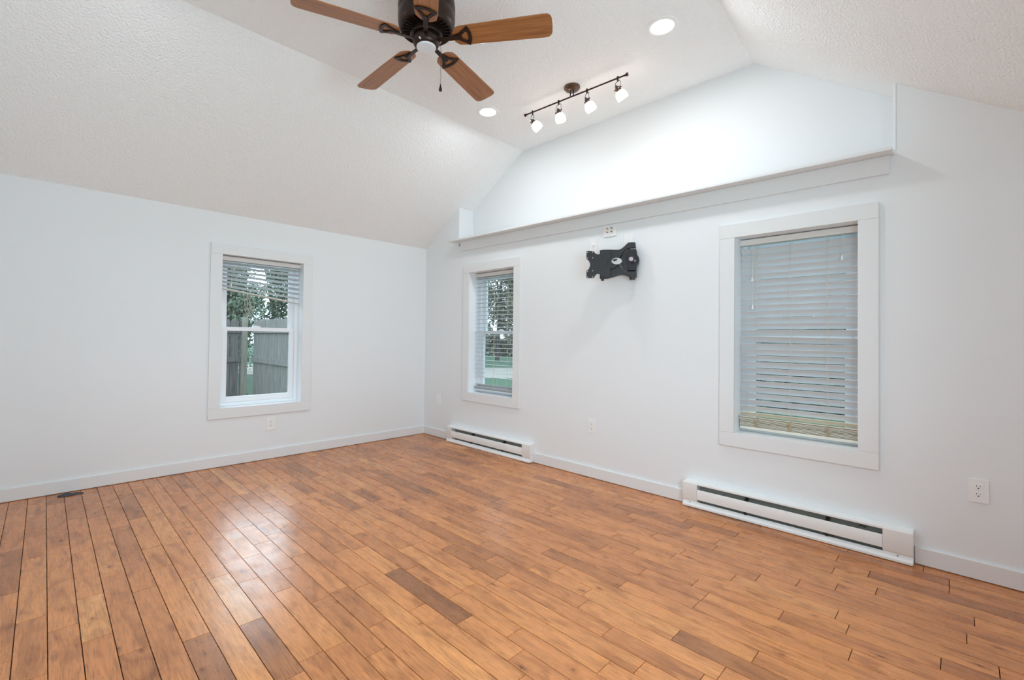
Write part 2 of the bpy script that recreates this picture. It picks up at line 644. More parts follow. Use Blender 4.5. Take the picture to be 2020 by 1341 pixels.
WB = (-3.35, -1.35, 0.75, 2.0)        # unseen opening added behind the camera for fill light (y0, y1, z0, z1)
WF = (-3.25, -1.65, 0.80, 1.95)       # unseen opening added beside the camera for fill light (x0, x1, z0, z1)
mb = MB()
wall_with_holes(mb, YF - .1, TH, -0.1, 3.3, [WB], lambda a, b, z0, z1: mb.box(XB - .1, XB, a, b, z0, z1))
struct(mb.build('wall_back', M['wall'], smooth=False), 'white wall with an added window behind the camera', 'wall')
mb = MB()
wall_with_holes(mb, XB - .1, TH, -0.1, 2.6, [WF], lambda a, b, z0, z1: mb.box(a, b, YF - .1, YF, z0, z1))
struct(mb.build('wall_front', M['wall'], smooth=False), 'white wall with an added window beside the camera, opposite the left wall', 'wall')
def fill_window(name, label, loc, rz, w, h, power):  # added frame and pane around an area lamp that fills the room
    t = thing(name, label, 'window', loc, rz, None, 'structure')
    mb = MB()
    for x0, x1, z0, z1 in ((-.07, .04, -.07, h + .07), (w - .04, w + .07, -.07, h + .07), (.04, w - .04, -.07, .04), (.04, w - .04, h - .04, h + .07), (w / 2 - .025, w / 2 + .025, .04, h - .04)):
        mb.box(x0, x1, -.015, -.0005, z0, z1)
    mb.build('window_frame', M['vinyl'], t, smooth=False)
    MB().box(.04, w - .04, .03, .034, .04, h - .04).build('pane', M['glass'], t, smooth=False)
    l = light('fill_lamp', 'AREA', (w / 2, .07, h / 2), power, t, shape='RECTANGLE', size=w - .1, size_y=h - .1, color=(.68, .87, 1.0))
    l.rotation_euler = (radians(-90), 0, 0)
fill_window('fill_window_4', 'unseen window added behind the camera for fill light', (XB, WB[0], WB[2]), pi / 2, WB[1] - WB[0], WB[3] - WB[2], FILL_W * .1)
fill_window('fill_window_5', 'unseen window added beside the camera for fill light', (WF[1], YF, WF[2]), pi, WF[1] - WF[0], WF[3] - WF[2], FILL_W * 2.7)

mb = MB()
XE = 0.33
def slab(p):     # four corners of a ceiling face -> slab 8 cm thick
    a = [mb.v(q) for q in p]
    b = [mb.v((q[0], q[1], q[2] + .08)) for q in p]
    mb.f(a)
    mb.f(b[::-1])
    for i in range(4):
        mb.f([a[i], b[i], b[(i + 1) % 4], a[(i + 1) % 4]])
yr0, yr1 = YR + 0.056 * XE, YR + 0.056 * (XB - .1)
slab([(XB - .1, 0.05, zl(0.05)), (XE, 0.05, zl(0.05)), (XE, YL, ZC), (XB - .1, YL, ZC)])
slab([(XB - .1, YL, ZC), (XE, YL, ZC), (XE, yr0, ZC), (XB - .1, yr1, ZC)])
ye = YF - .1
slab([(XB - .1, yr1, ZC), (XE, yr0, ZC), (XE, ye, ZC - SR * (yr0 - ye)), (XB - .1, ye, ZC - SR * (yr1 - ye))])
bmesh.ops.remove_doubles(mb.bm, verts=mb.bm.verts, dist=1e-5)
struct(mb.build('ceiling', M['ceil'], smooth=False), 'textured cream ceiling, flat in the middle with two slopes', 'ceiling')

# baseboards: plain boards with an eased top edge, broken at the heaters
BT, BH = 0.015, 0.0925
def base(name, label, segs, along_x):
    mb = MB()
    for a, b in segs:
        if along_x:
            mb.box(a, b, -BT, 0, 0.003, BH)
        else:
            mb.box(-BT, 0, a, b, 0.003, BH)
    struct(mb.build(name, M['trim'], bevel=0.0025), label, 'baseboard')
H1 = (-0.525, -1.778)
H2 = (-3.222, -4.440)
base('baseboard_left', 'white baseboard along the left wall', [(XB, 0)], True)
base('baseboard_right', 'white baseboard along the right wall, broken by two heaters', [(H1[0] + .003, -BT), (H2[0] + .003, H1[1] - .003), (YF, H2[1] - .003)], False)

# ledge board over the right wall: shelf and apron
lg = thing('trim_1', 'white ledge shelf with apron board below the gable recess', 'ledge', (0, -2.5, 2.2535), kind='structure')
lg.rotation_euler = (0.0095, 0, 0)           # the old shelf runs a little downhill toward the camera
mb = MB()
mb.box(-0.105, -0.0005, JR + 2.5, JL + 2.5, 0, .0175)
mb.box(-0.105, -0.0005, JL + 2.5, -0.556 + 2.5, 0, .0175)
mb.box(-0.0005, DR, JR + 2.5005, JL + 2.4995, -.012, .0175)
mb.build('shelf', M['trim'], lg, bevel=0.002)
MB().box(-0.018, -0.0003, -4.3415 + 2.5, -0.665 + 2.5, -.1035, -0.0005).build('apron', M['trim'], lg, bevel=0.0015)

# thin whiter strip added for the light line on the recess's right-hand corner
mb = MB()
mb.box(-0.0035, -0.0004, JR - .009, JR + .0008, ZL + .03, zr(JR) - .002)
mb.box(-0.0035, .012, JR + .0004, JR + .003, ZL + .03, zr(JR) - .002)
struct(mb.build('highlight_strip', M['vinyl'], bevel=.0008), 'white strip added for the light line on the right edge of the recess above the ledge', 'highlight strip')

# ------------------------------------------------------------------ windows and blinds
def win_root(kind, w, name, label, cat, group=None, k=None):
    if kind == 'L':
        return thing(name, label, cat, (w['x0'], 0, w['z0']), 0, group, k)
    return thing(name, label, cat, (0, w['y0'], w['z0']), -pi / 2, group, k)

def window(kind, w, name, label, yo, zm, lock_x=0.5):
    Wd = (w['x1'] - w['x0']) if kind == 'L' else (w['y0'] - w['y1'])
    Hh = w['z1'] - w['z0']
    t = win_root(kind, w, name, label, 'window', None, 'structure')
    c, cy = 0.093, -0.018
    mb = MB()
    mb.box(-c, Wd + c, cy, -0.0003, Hh, Hh + c)
    mb.box(-c, Wd + c, cy, -0.0003, -c, 0)
    mb.box(-c, 0, cy + .0004, -0.0003, 0.0004, Hh - .0004)
    mb.box(Wd, Wd + c, cy + .0004, -0.0003, 0.0004, Hh - .0004)
    mb.build('casing', M['trim'], t, bevel=0.0015)
    mb = MB()
    yi, ye = -0.0005, TH - .002
    mb.box(-LN + .0005, 0, yi, ye, -LN + .0005, Hh + LN - .0005)
    mb.box(Wd, Wd + LN - .0005, yi, ye, -LN + .0005, Hh + LN - .0005)
    mb.box(0, Wd, yi, ye, Hh, Hh + LN - .0005)
    mb.box(0, Wd, yi, ye, -LN + .0005, 0)
    mb.build('jamb', M['vinyl'], t, smooth=False)
    fr = 0.036
    mb = MB()
    y0, y1 = yo, yo + 0.078
    for a in ((0.0005, fr), (Wd - fr, Wd - .0005)):
        mb.box(a[0], a[1], y0, y1, 0.0005, Hh - .0005)
    mb.box(fr, Wd - fr, y0, y1, Hh - fr, Hh - .0005)
    mb.box(fr, Wd - fr, y0, y1, 0.0005, fr * 0.9)
    # sash tracks standing proud of the frame
    mb.box(fr, fr + 0.006, y0 + .034, y0 + .040, fr * .9, Hh - fr)
    mb.box(Wd - fr - 0.006, Wd - fr, y0 + .034, y0 + .040, fr * .9, Hh - fr)
    mb.build('window_frame', M['vinyl'], t, bevel=0.002)
    st = 0.044
    def sash(nm, ya, yb, z0, z1, rb, rt):
        m2 = MB()
        xa, xb = fr + .0015, Wd - fr - .0015
        m2.box(xa, xa + st, ya, yb, z0, z1)
        m2.box(xb - st, xb, ya, yb, z0, z1)
        m2.box(xa + st, xb - st, ya, yb, z0, z0 + rb)
        m2.box(xa + st, xb - st, ya, yb, z1 - rt, z1)
        s = m2.build(nm, M['vinyl'], t, bevel=0.0025)
        ym = (ya + yb) / 2
        MB().box(xa + st - .004, xb - st + .004, ym - .002, ym + .002, z0 + rb - .004, z1 - rt + .004).build('pane', M['glass'], s, smooth=False)
        return s
    lo = sash('lower_sash', yo + .006, yo + .033, fr * .9 + .0005, zm + .018, 0.050, 0.036)
    sash('upper_sash', yo + .041, yo + .068, zm - .018, Hh - fr - .0005, 0.036, 0.040)
    x = Wd * lock_x
    mb = MB()
    mb.box(x - .034, x + .034, yo + .010, yo + .030, zm + .0185, zm + .026)
    mb.prism([(x - .024, zm + .026), (x + .030, zm + .026), (x + .012, zm + .036), (x - .018, zm + .037)], -(yo + .026), -(yo + .014),
             Matrix(((1, 0, 0, 0), (0, 0, -1, 0), (0, 1, 0, 0), (0, 0, 0, 1))))
    mb.build('sash_lock', M['vinyl'], t, bevel=0.001)
    return t

window('L', WA, 'window_1', 'white double-hung window in the left wall with its blind half raised', 0.105, 0.715, 0.47)
window('R', W1, 'window_2', 'white double-hung window in the right wall nearest the room corner', 0.142, 0.665)
window('R', W2, 'window_3', 'white double-hung window behind the closed blind in the right wall', 0.142, 0.655)

def slat(mb, xa, xb, y, z, tilt, w=0.050, th=0.0028, dz=0.0, crown=0.0022):
    """one faux-wood slat; tilt > 0 lifts the room-side edge; dz drops the right-hand end."""
    n = 4
    rows = []
    for x, e in ((xa, 0.0), (xb, -dz)):
        top, bot = [], []
        for i in range(n + 1):
            s = -w / 2 + w * i / n
            c = crown * (1 - (2 * i / n - 1) ** 2)
            for lst, h in ((top, c + th / 2), (bot, c - th / 2)):
                yy = s * cos(tilt) + h * sin(tilt)
                zz = -s * sin(tilt) + h * cos(tilt)
                lst.append(mb.v((x, y + yy, z + zz + e)))
        rows.append((top, bot))
    (t0, b0), (t1, b1) = rows
    for i in range(n):
        mb.f([t0[i], t1[i], t1[i + 1], t0[i + 1]])
        mb.f([b0[i + 1], b1[i + 1], b1[i], b0[i]])
    mb.f([t0[0], b0[0], b1[0], t1[0]])
    mb.f([t0[n], t1[n], b1[n], b0[n]])
    mb.f([t0[i] for i in range(n + 1)] + [b0[i] for i in range(n, -1, -1)])
    mb.f([t1[i] for i in range(n, -1, -1)] + [b1[i] for i in range(n + 1)])

def headrail(t, Wd, Hh, y):
    mb = MB()
    mb.box(.010, Wd - .010, y - .024, y + .024, Hh - .046, Hh - .0065)
    mb.build('headrail', M['rail'], t, bevel=0.003)
    for x0, x1 in ((.0015, .010), (Wd - .010, Wd - .0015)):
        MB().box(x0, x1, y - .026, y + .026, Hh - .049, Hh - .001).build('end_bracket', M['rail'], t, bevel=0.001)

def tassel(t, x, y, z, z1, parent_mat='plastic'):
    c = MB().tube([(x, y, z), (x, y, z1)], 0.0009, 6).build('pull_cord', M['cord'], t)
    T = Matrix.Translation((x, y, z))
    MB().lathe([(0, .004), (.003, .003), (.0045, -.012), (.006, -.022), (.0058, -.026), (0, -.026)], 12, T).build('tassel', M['plastic'], c)

def ladders(t, xs, y, z0, z1, off=0.027):
    for x in xs:
        mb = MB()
        for dx in (-.004, .004):
            mb.tube([(x + dx, y - off, z0), (x + dx, y - off, z1)], 0.00085, 5)
        mb.tube([(x, y + off, z0), (x, y + off, z1)], 0.00085, 5)
        mb.build('ladder_cord', M['cord'], t)

# blind in the left window: pulled up, hanging askew, a tangle of cord below
def blind_left():
    Wd, Hh, y = WA['x1'] - WA['x0'], WA['z1'] - WA['z0'], 0.064
    t = win_root('L', WA, 'window_blind', 'white slatted blind hanging askew, pulled half up in the left wall window', 'window blind', 'window blinds')
    headrail(t, Wd, Hh, y)
    n = 7
    mb = MB()
    rr = random.Random(3)
    for i in range(n):
        z = Hh - .066 - .0345 * i
        slat(mb, .008, Wd - .010, y, z, radians(17 + rr.uniform(-4, 4)), dz=.004 + .0125 * i)
    mb.build('slats', M['slat'], t, ang=60)
    z = Hh - .066 - .0345 * n + 0.004
    m2 = MB()
    slat(m2, .008, Wd - .010, y, z, radians(6), th=0.008, dz=.098)
    m2.build('bottom_rail', M['rail'], t, bevel=0.001)
    for x in (0.11, Wd * .5, Wd - .12):
        m3 = MB()
        zz = z - .098 * x / Wd
        for s in (-.027, .027):
            m3.tube([(x, y + s, zz), (x, y + s, Hh - .047)], 0.0009, 5)
        m3.build('ladder_cord', M['cord'], t)
    # tangled lift cords under the bottom rail
    rr = random.Random(11)
    m4 = MB()
    for k in range(7):
        x = .245 + rr.uniform(-.03, .03)
        p = []
        zz = z - .03
        a = rr.uniform(0, 6)
        drop = rr.uniform(.13, .25)
        for i in range(22):
            q = i / 21
            p.append((x + .028 * sin(a + q * 7 + k) * (0.4 + q) , y - .03 + .012 * cos(a * 2 + q * 6), zz - drop * sin(pi * min(1, q * (1.15 if k % 2 else 0.62)))))
        m4.tube(p, 0.0011, 5)
    m4.build('tangled_cord', M['cord'], t)
    tassel(t, 0.085, y - .034, z + .045, Hh - .046)
blind_left()

def blind_right(w, name, label, n, tilt, pitch, z_first, stack, y, jitter, skew=None, old_stack=True, sw=.050):
    Wd, Hh = w['y0'] - w['y1'], w['z1'] - w['z0']
    t = win_root('R', w, name, label, 'window blind', 'window blinds')
    headrail(t, Wd, Hh, y)
    rr = random.Random(5)
    mb = MB()
    z = z_first
    for i in range(n):
        dz = 0.0
        zz = z + rr.uniform(-jitter, jitter) * .02
        tl = tilt + rr.gauss(0, jitter)
        if skew and i in skew:
            dz, up = skew[i]
            zz += up
        slat(mb, .008, Wd - .008, y, zz, tl, w=sw, dz=dz)
        z -= pitch
    mb.build('slats', M['slat'], t, ang=60)
    k = int(stack / 0.0085)
    m2 = MB()
    zz = 0.022
    for i in range(k):
        slat(m2, .008 - (.004 if i > k - 4 else 0), Wd - .008, y + rr.uniform(-.002, .002) - (0.004 if i > k - 4 else 0), zz + .0245 + i * 0.0072, radians(rr.uniform(-2, 3)), crown=0.0015)
    zt = zz + .0245 + k * 0.0072
    slat(m2, .008, Wd - .008, y, zt + .013, radians(34), crown=.002)
    m2.build('stacked_slats', M['slat_old'] if old_stack else M['slat'], t, ang=60)
    m3 = MB()
    m3.box(.008, Wd - .008, y - .025, y + .025, zz, zz + .019)
    m3.build('bottom_rail', M['slat_old'] if old_stack else M['slat'], t, bevel=0.003)
    xs = (Wd * .17, Wd * .46, Wd * .76)
    ladders(t, xs, y, zz + .02, Hh - .047)
    return t, Wd, Hh, xs, zt

t, Wd, Hh, xs, zt = blind_right(W1, 'window_blind', 'white slatted blind with open slats in the window nearest the corner', 25, radians(2), .0452, 1.262, .030, .108, radians(1.2), None, False)
tassel(t, .1, .078, .8, Hh - .05)
t, Wd, Hh, xs, zt = blind_right(W2, 'window_blind', 'closed slatted blind with yellowed bottom stack in the window nearest the camera', 26, radians(52.5), .0430, 1.238, .078, .106, radians(2.0),
                                {12: (.0, .004), 13: (.004, .004), 14: (0.012, .004), 15: (.004, -.004)}, True, .0478)
tassel(t, .085, .073, 1.06, Hh - .05)
tassel(t, .088, .071, .87, Hh - .05)
tassel(t, Wd - .085, .073, 1.15, Hh - .05)
# frayed yellow cord knots on the stack
rr = random.Random(4)
for x in xs:
    mb = MB()
    for j in range(4):
        a0 = rr.uniform(0, 6)
        mb.tube([(x + .012 * sin(a0 + i * .8) * rr.uniform(.5, 1.2), .0775 - .0015 * j, .045 + i * .0085) for i in range(9)], 0.0012, 5)
    mb.build('cord_knot', M['cord_old'], t)

# ------------------------------------------------------------------ wall plates (local x right, y into the wall, z up)
def plate_root(side, u, z, name, label, cat, group=None):
    if side == 'L':
        return thing(name, label, cat, (u, -0.0002, z), 0, group)
    return thing(name, label, cat, (-0.0002, u, z), -pi / 2, group)

def rrect(w, h, r, n=4):
    p = []
    for cx, cy, a in ((w / 2 - r, h / 2 - r, 0), (-w / 2 + r, h / 2 - r, 90), (-w / 2 + r, -h / 2 + r, 180), (w / 2 - r, -h / 2 + r, 270)):
        for i in range(n + 1):
            q = radians(a + 90 * i / n)
            p.append((cx + r * cos(q), cy + r * sin(q)))
    return p

TXZ = Matrix(((1, 0, 0, 0), (0, 0, -1, 0), (0, 1, 0, 0), (0, 0, 0, 1)))    # polygon (x, z), extruded toward the room (-y)

def outlet(side, u, z, label, w=0.072, h=0.117):
    t = plate_root(side, u, z, 'duplex_outlet', label, 'outlet', 'wall outlets')
    MB().prism(rrect(w, h, .004), 0, .0055, TXZ).build('cover_plate', M['plastic'], t, bevel=0.0016)
    MB().lathe([(.0028, 0), (.0028, .0065), (0, .0068)], 12, TXZ).build('screw', M['rail'], t)
    for s in (1, -1):
        T = TXZ @ Matrix.Translation((0, .0195 * s, 0))
        rec = MB().prism([(max(-.0165, min(.0165, .0205 * cos(a))), .0142 * sin(a)) for a in [2 * pi * i / 24 for i in range(24)]], .005, .0072, T)
        rec = rec.build('receptacle', M['plastic'], t, bevel=0.0005)
        m = MB()
        m.prism([(-.0075, .0005), (-.0053, .0005), (-.0053, .0085), (-.0075, .0085)], .007, .0075, T)
        m.prism([(.0053, .0012), (.0073, .0012), (.0073, .0078), (.0053, .0078)], .007, .0075, T)
        m.prism([(.0032 * cos(a), -.0062 + .0032 * sin(a)) for a in [2 * pi * i / 14 for i in range(14)]], .007, .0075, T)
        m.build('slots', M['slot'], rec, smooth=False)
    return t

outlet('R', -4.677, .4445, 'white outlet at far right, right of the closed blind window')
outlet('R', -2.415, .4395, 'white outlet low on the right wall, below the black wall mount')
outlet('L', -1.817, .337, 'white outlet just below the left wall window', .080, .127)

t = plate_root('R', -.293, .449, 'wall_plate', 'small white plate low on the right wall beside the room corner', 'wall plate', 'wall plates')
MB().prism([rrect(.072, .117, .004), rrect(.034, .067, .002)], 0, .0055, TXZ).build('cover_plate', M['plastic'], t, bevel=0.0014)
MB().prism(rrect(.0328, .0658, .002), 0.0, .0068, TXZ).build('insert', M['plastic'], t, bevel=0.0012)

t = plate_root('R', -2.4165, 1.987, 'wall_plate', 'white outlet plate behind the left end of the black wall mount', 'wall plate', 'wall plates')
MB().prism(rrect(.074, .132, .004), 0, .0055, TXZ).build('cover_plate', M['plastic'], t, bevel=0.0016)
T = TXZ @ Matrix.Translation((.0, .012, 0))
MB().lathe([(.012, .0), (.012, .010), (.008, .012), (.0, .012)], 20, T).build('jack', M['plastic'], t)
m = MB()
for dx, dz in ((-.006, -.014), (.006, -.014), (0, -.024)):
    m.prism([(dx + .0028 * cos(a), dz + .0028 * sin(a)) for a in [2 * pi * i / 12 for i in range(12)]], .0054, .0062, TXZ)
m.build('slots', M['rail'], t, smooth=False)

t = plate_root('R', -2.743, 1.9905, 'wall_plate', 'blank white plate behind the right end of the black wall mount', 'wall plate', 'wall plates')
MB().prism(rrect(.074, .1, .004), 0, .0055, TXZ).build('cover_plate', M['plastic'], t, bevel=0.0016)
MB().lathe([(.0035, 0), (.0035, .008), (0, .009)], 12, TXZ @ Matrix.Translation((.004, -.018, 0))).build('screw', M['slot'], t)

t = plate_root('R', -2.575, 2.092, 'speaker_terminal_plate', 'white plate with four gold posts right under the ledge', 'wall plate', 'wall plates')
MB().prism(rrect(.115, .086, .004), 0, .0065, TXZ).build('cover_plate', M['plastic'], t, bevel=0.0018)
for dx in (-.022, .018):
    for dz in (-.006, .024):
        T = TXZ @ Matrix.Translation((dx, dz, 0))
        MB().lathe([(.0058, .005), (.0058, .014), (.0042, .015), (.0042, .021), (0, .021)], 14, T).build('binding_post', M['gold'], t)

# ------------------------------------------------------------------ baseboard heaters
def heater(y0, y1, label, left_cap, right_cap, wire):
    Lh = y0 - y1
    t = thing('baseboard_heater', label, 'heater', (-0.0003, y0, 0.004), -pi / 2, 'baseboard heaters')
    TX = Matrix(((0, 0, 1, 0), (-1, 0, 0, 0), (0, 1, 0, 0), (0, 0, 0, 1)))    # polygon (room-ward depth, z), extruded along x
    D = 0.066
    a, b = left_cap, Lh - right_cap
    # casing: back sheet, sloped top, rolled front lip, and the bottom tray
    mb = MB()
    mb.prism([(0, 0), (.002, 0), (.002, .174), (0, .174)], 0.002, Lh - .002, TX)
    mb.prism([(.002, .172), (.002, .176), (D - .002, .1705), (D, .1675), (D, .158), (D - .002, .158), (D - .0025, .1665)], 0.002, Lh - .002, TX)
    mb.prism([(.002, 0), (D + .006, 0), (D + .006, .012), (D - .014, .036), (D - .016, .035), (D + .003, .011), (D + .003, .002), (.002, .002)], 0.002, Lh - .002, TX)
    mb.build('casing', M['steel'], t, smooth=False)
    MB().prism([(D - .003, .058), (D, .056), (D + .001, .060), (D + .001, .122), (D - .001, .127), (D - .005, .127), (D - .003, .121)], a, b, TX).build('front_panel', M['steel'], t, bevel=.0008)
    for x0, x1 in ((0, a - .001), (b + .001, Lh)):
        m = MB()
        m.prism([(0, 0), (D - .002, 0), (D + .002, .010), (D - .012, .038), (D - .001, .046), (D + .0018, .052), (D + .0018, .164), (D - .002, .1685), (0, .1755)], x0, x1, TX)
        e = m.build('end_cap', M['steel'], t, bevel=.0012)
        m = MB()
        xm = (x0 + x1) / 2
        m.prism([(.003 * cos(q), .003 * sin(q)) for q in [2 * pi * i / 10 for i in range(10)]], .0, .004,
                Matrix.Translation((xm, -(D - .008), .029)) @ Matrix.Rotation(radians(58), 4, 'X'))
        m.build('screw', M['fin'], e)
    # what the two slots show: grey liner, finned element, brackets, wire
    MB().prism([(.004, .004), (.007, .004), (.007, .168), (.004, .168)], a, b, TX).build('liner', M['steel_in'], t, smooth=False)
    m = MB()
    x = a + .05
    while x < b - .05:
        m.box(x, x + .0012, -.052, -.012, .056, .110)
        x += .009
    m.tube([(a, -.032, .083), (b, -.032, .083)], .006, 8)
    m.build('heating_element', M['fin'], t, smooth=False)
    for k in range(2):
        xx = a + (b - a) * (.30 + .44 * k)
        m = MB()
        m.prism([(-.058, .036), (-.050, .036), (-.050, .114), (-.012, .124), (-.012, .138), (-.030, .138), (-.046, .126), (-.058, .122)], xx, xx + .016,
                Matrix(((0, 0, 1, 0), (1, 0, 0, 0), (0, 1, 0, 0), (0, 0, 0, 1))))
        m.build('bracket', M['dark'], t, smooth=False)
    if wire:
        p = [(b - .10 + .03 * (i / 14), -.020 - .01 * sin(i * .5), .134 + .009 * sin(i * .55) * (1 if i < 10 else .3)) for i in range(-3, 15)]
        MB().tube(p, .0016, 6).build('wire', M['slot'], t)
    return t
heater(*H1, 'white baseboard heater under the window nearest the corner', .085, .105, False)
heater(*H2, 'white baseboard heater under the closed blind, nearest the camera', .100, .125, True)

# ------------------------------------------------------------------ television wall mount
t = thing('wall_mount', 'black articulated television bracket on the right wall', 'wall mount', (-0.13, -2.62, 1.80), atan2(-.92069, .39029))
PLATE = [(-.155, .103), (-.148, .107), (-.098, .102), (-.091, .094), (-.084, .082), (-.07, .074), (-.054, .073), (-.041, .08), (-.035, .09), (-.03, .1), (.035, .094), (.036, .025), (.014, .015), (.008, -.005), (.015, -.024), (.036, -.041), (.037, -.113), (-.033, -.116), (-.04, -.096), (-.052, -.087), (-.069, -.086), (-.081, -.097), (-.091, -.113), (-.094, -.119), (-.148, -.118), (-.153, -.114), (-.154, -.057), (-.146, -.052), (-.133, -.039), (-.125, -.017), (-.125, 0.0), (-.133, .02), (-.147, .035), (-.155, .041)]
def hole(x, z, r=.0042, n=10):
    return [(x + r * cos(2 * pi * i / n), z + r * sin(2 * pi * i / n)) for i in range(n)]
HO = [(-.147, .094), (-.105, .094), (-.147, .047), (-.104, .047), (-.1455, -.062), (-.103, -.058), (-.145, -.109), (-.103, -.109)]
MB().prism([PLATE] + [hole(x, z) for x, z in HO], .030, .034, TXZ).build('screen_plate', M['black'], t, smooth=False)
ARM = [(-.051, .108), (-.03, .111), (.014, .11), (.057, .106), (.099, .103), (.12, .111), (.141, .128), (.162, .149), (.188, .157), (.224, .154), (.227, .112), (.188, .114), (.157, .105), (.131, .08), (.11, .048), (.1, .032), (.098, .008), (.105, -.017), (.121, -.045), (.143, -.065), (.164, -.075), (.2, -.074), (.233, -.072), (.234, -.121), (.2, -.122), (.18, -.118), (.153, -.104), (.127, -.097), (.101, -.098), (.058, -.111), (.037, -.116), (.005, -.123), (-.049, -.123)]
MB().prism(ARM, -.030, .018, TXZ).build('fork_arm', M['black'], t, bevel=.004, seg=3)
INNER = [(.100, .030), (.131, .069), (.157, .095), (.19, .104), (.19, -.066), (.158, -.066), (.132, -.051), (.111, -.017)]
MB().prism(INNER, -.026, .006, TXZ).build('web', M['black'], t, bevel=.003)
BLOCK = [(.165, .1), (.188, .102), (.232, .1), (.238, .057), (.251, .035), (.256, .013), (.251, -.014), (.238, -.029), (.233, -.067), (.205, -.068), (.179, -.067), (.171, -.026), (.16, .029)]
b = MB().prism(BLOCK, -.045, .022, TXZ).build('pivot_block', M['black_gloss'], t, bevel=.007, seg=3)
MB().lathe([(.030, .018), (.030, .026), (.026, .029), (0, .029)], 28, TXZ @ Matrix.Translation((.208, .016, 0))).build('knob', M['black_gloss'], b)
MB().lathe([(.0165, .028), (.0165, .031), (.014, .032), (0, .032)], 28, TXZ @ Matrix.Translation((.195, .021, 0))).build('knob_cap', mat('pale_cap', srgb(188, 178, 190), .35), b)
MB().lathe([(.046, .0), (.046, .024), (.040, .030), (0, .030)], 32, TXZ @ Matrix.Translation((.05, -.004, 0))).build('swivel', M['black'], t)
bd = MB().prism([(.086 + .040 * cos(q) + .004 * sin(q), .010 + .0255 * sin(q) - .004 * cos(q)) for q in [2 * pi * i / 36 for i in range(36)]], .028, .0355, TXZ).build('badge', M['silver'], t, bevel=.001)
MB().prism([(.048, .013), (.060, .026), (.084, .030), (.096, .026), (.082, .018), (.092, .012), (.075, .012), (.062, .006), (.060, .016)], .0354, .0362, TXZ).build('emblem', M['black'], bd, smooth=False)
for px, py, rr_, z0, z1 in ((.203, 0, .022, -.140, -.118), (-.028, -.005, .013, -.139, -.118)):
    MB().lathe([(0, z0), (rr_ - .002, z0), (rr_, z0 + .002), (rr_, z1), (0, z1)], 24, Matrix.Translation((px, py, 0))).build('hinge_pin', M['black'], t)
# wall plate and knuckle that carry the arm; t is turned, so undo the turn for the flat wall plate
ang = -(atan2(-.92069, .39029) + pi / 2)
piv = Vector((.205, 0, 0))
B = Matrix.Rotation(ang, 4, 'Z')
wc = B.inverted() @ piv                      # pivot in wall-aligned coordinates (x right, y into wall)
yw = .13 - .0008                             # wall surface in those coordinates, measured from the root
m = MB()
m.box(wc.x - .075, wc.x - .005, yw - .006, yw, -.09, .08, B)
m.box(wc.x - .045, wc.x - .005, wc.y, yw - .004, -.055, .06, B)
m.build('wall_bracket', M['black'], t, bevel=.002)

# ------------------------------------------------------------------ ceiling fan
FX, FY, ZB = -1.911, -2.565, 2.83
fan = thing('ceiling_fan', 'dark bronze ceiling fan with five brown wooden blades', 'ceiling fan', (FX, FY, ZC - .0003))
h = lambda z: z - ZC
m = MB()
m.lathe([(0, 0), (.105, 0), (.11, -.012), (.112, -.05), (.135, -.085), (.152, -.115), (.157, -.15), (.1575, -.19), (.154, -.2), (.157, -.206), (.157, -.235), (.155, -.262), (.151, -.280), (.144, -.290), (.128, -.291), (.122, -.286), (.10, -.288), (0, -.309)], 56)
m.build('motor_housing', M['bronze'], fan)
m = MB()
for i in range(30):
    a = 2 * pi * i / 30
    T = Matrix.Rotation(a, 4, 'Z')
    m.box(.088, .132, -.0022, .0022, -.298, -.284, T)
m.build('vent_fins', M['bronze'], fan, smooth=False)
MB().lathe([(0, -.286), (.084, -.286), (.090, -.309), (.090, -.322), (.086, -.326), (0, -.326)], 40).build('flywheel', M['bronze'], fan)
MB().lathe([(0, -.322), (.060, -.322), (.070, -.330), (.072, -.340), (.071, -.365), (.064, -.376), (.058, -.380), (0, -.380)], 40).build('switch_housing', M['bronze'], fan)
MB().lathe([(0, -.376), (.0535, -.376), (.0535, -.384), (.051, -.388), (.0, -.390)], 40).build('bottom_cap', M['cap_white'], fan)
T = Matrix.Rotation(radians(205), 4, 'Z') @ Matrix.Translation((.066, 0, -.372)) @ Matrix.Rotation(radians(90), 4, 'Y')
MB().lathe([(0, -.004), (.004, -.004), (.004, .012), (0, .013)], 12, T).build('reverse_switch', M['cap_white'], fan)

# blade outline in its own plane, x outward
def blade_outline():
    r0, r1, w0, w1 = .150, .693, .052, .0715
    p = []
    for i in range(9):                                  # rounded tip
        a = -pi / 2 + pi * i / 8
        rx = .052
        ex = 0.55
        sx = abs(cos(a)) ** ex * (1 if cos(a) >= 0 else -1)
        sy = abs(sin(a)) ** ex * (1 if sin(a) >= 0 else -1)
        p.append((r1 - rx + rx * sx, w1 * sy))
    p += [(r0 + .06, w0 + .009), (r0 + .030, w0 + .004), (r0 + .010, w0 - .016), (r0, w0 - .036), (r0, -w0 + .036), (r0 + .010, -w0 + .016), (r0 + .030, -w0 - .004), (r0 + .06, -w0 - .009)]
    return p
BO = blade_outline()
OUT = [(.150, .013), (.185, .020), (.215, .040), (.232, .056), (.240, .060), (.247, .050), (.256, .024), (.258, 0), (.256, -.024), (.247, -.050), (.240, -.060), (.232, -.056), (.215, -.040), (.185, -.020), (.150, -.013)]
INN = [(.196, .008), (.212, .016), (.226, .030), (.236, .026), (.240, .0), (.236, -.026), (.226, -.030), (.212, -.016), (.196, -.008)]
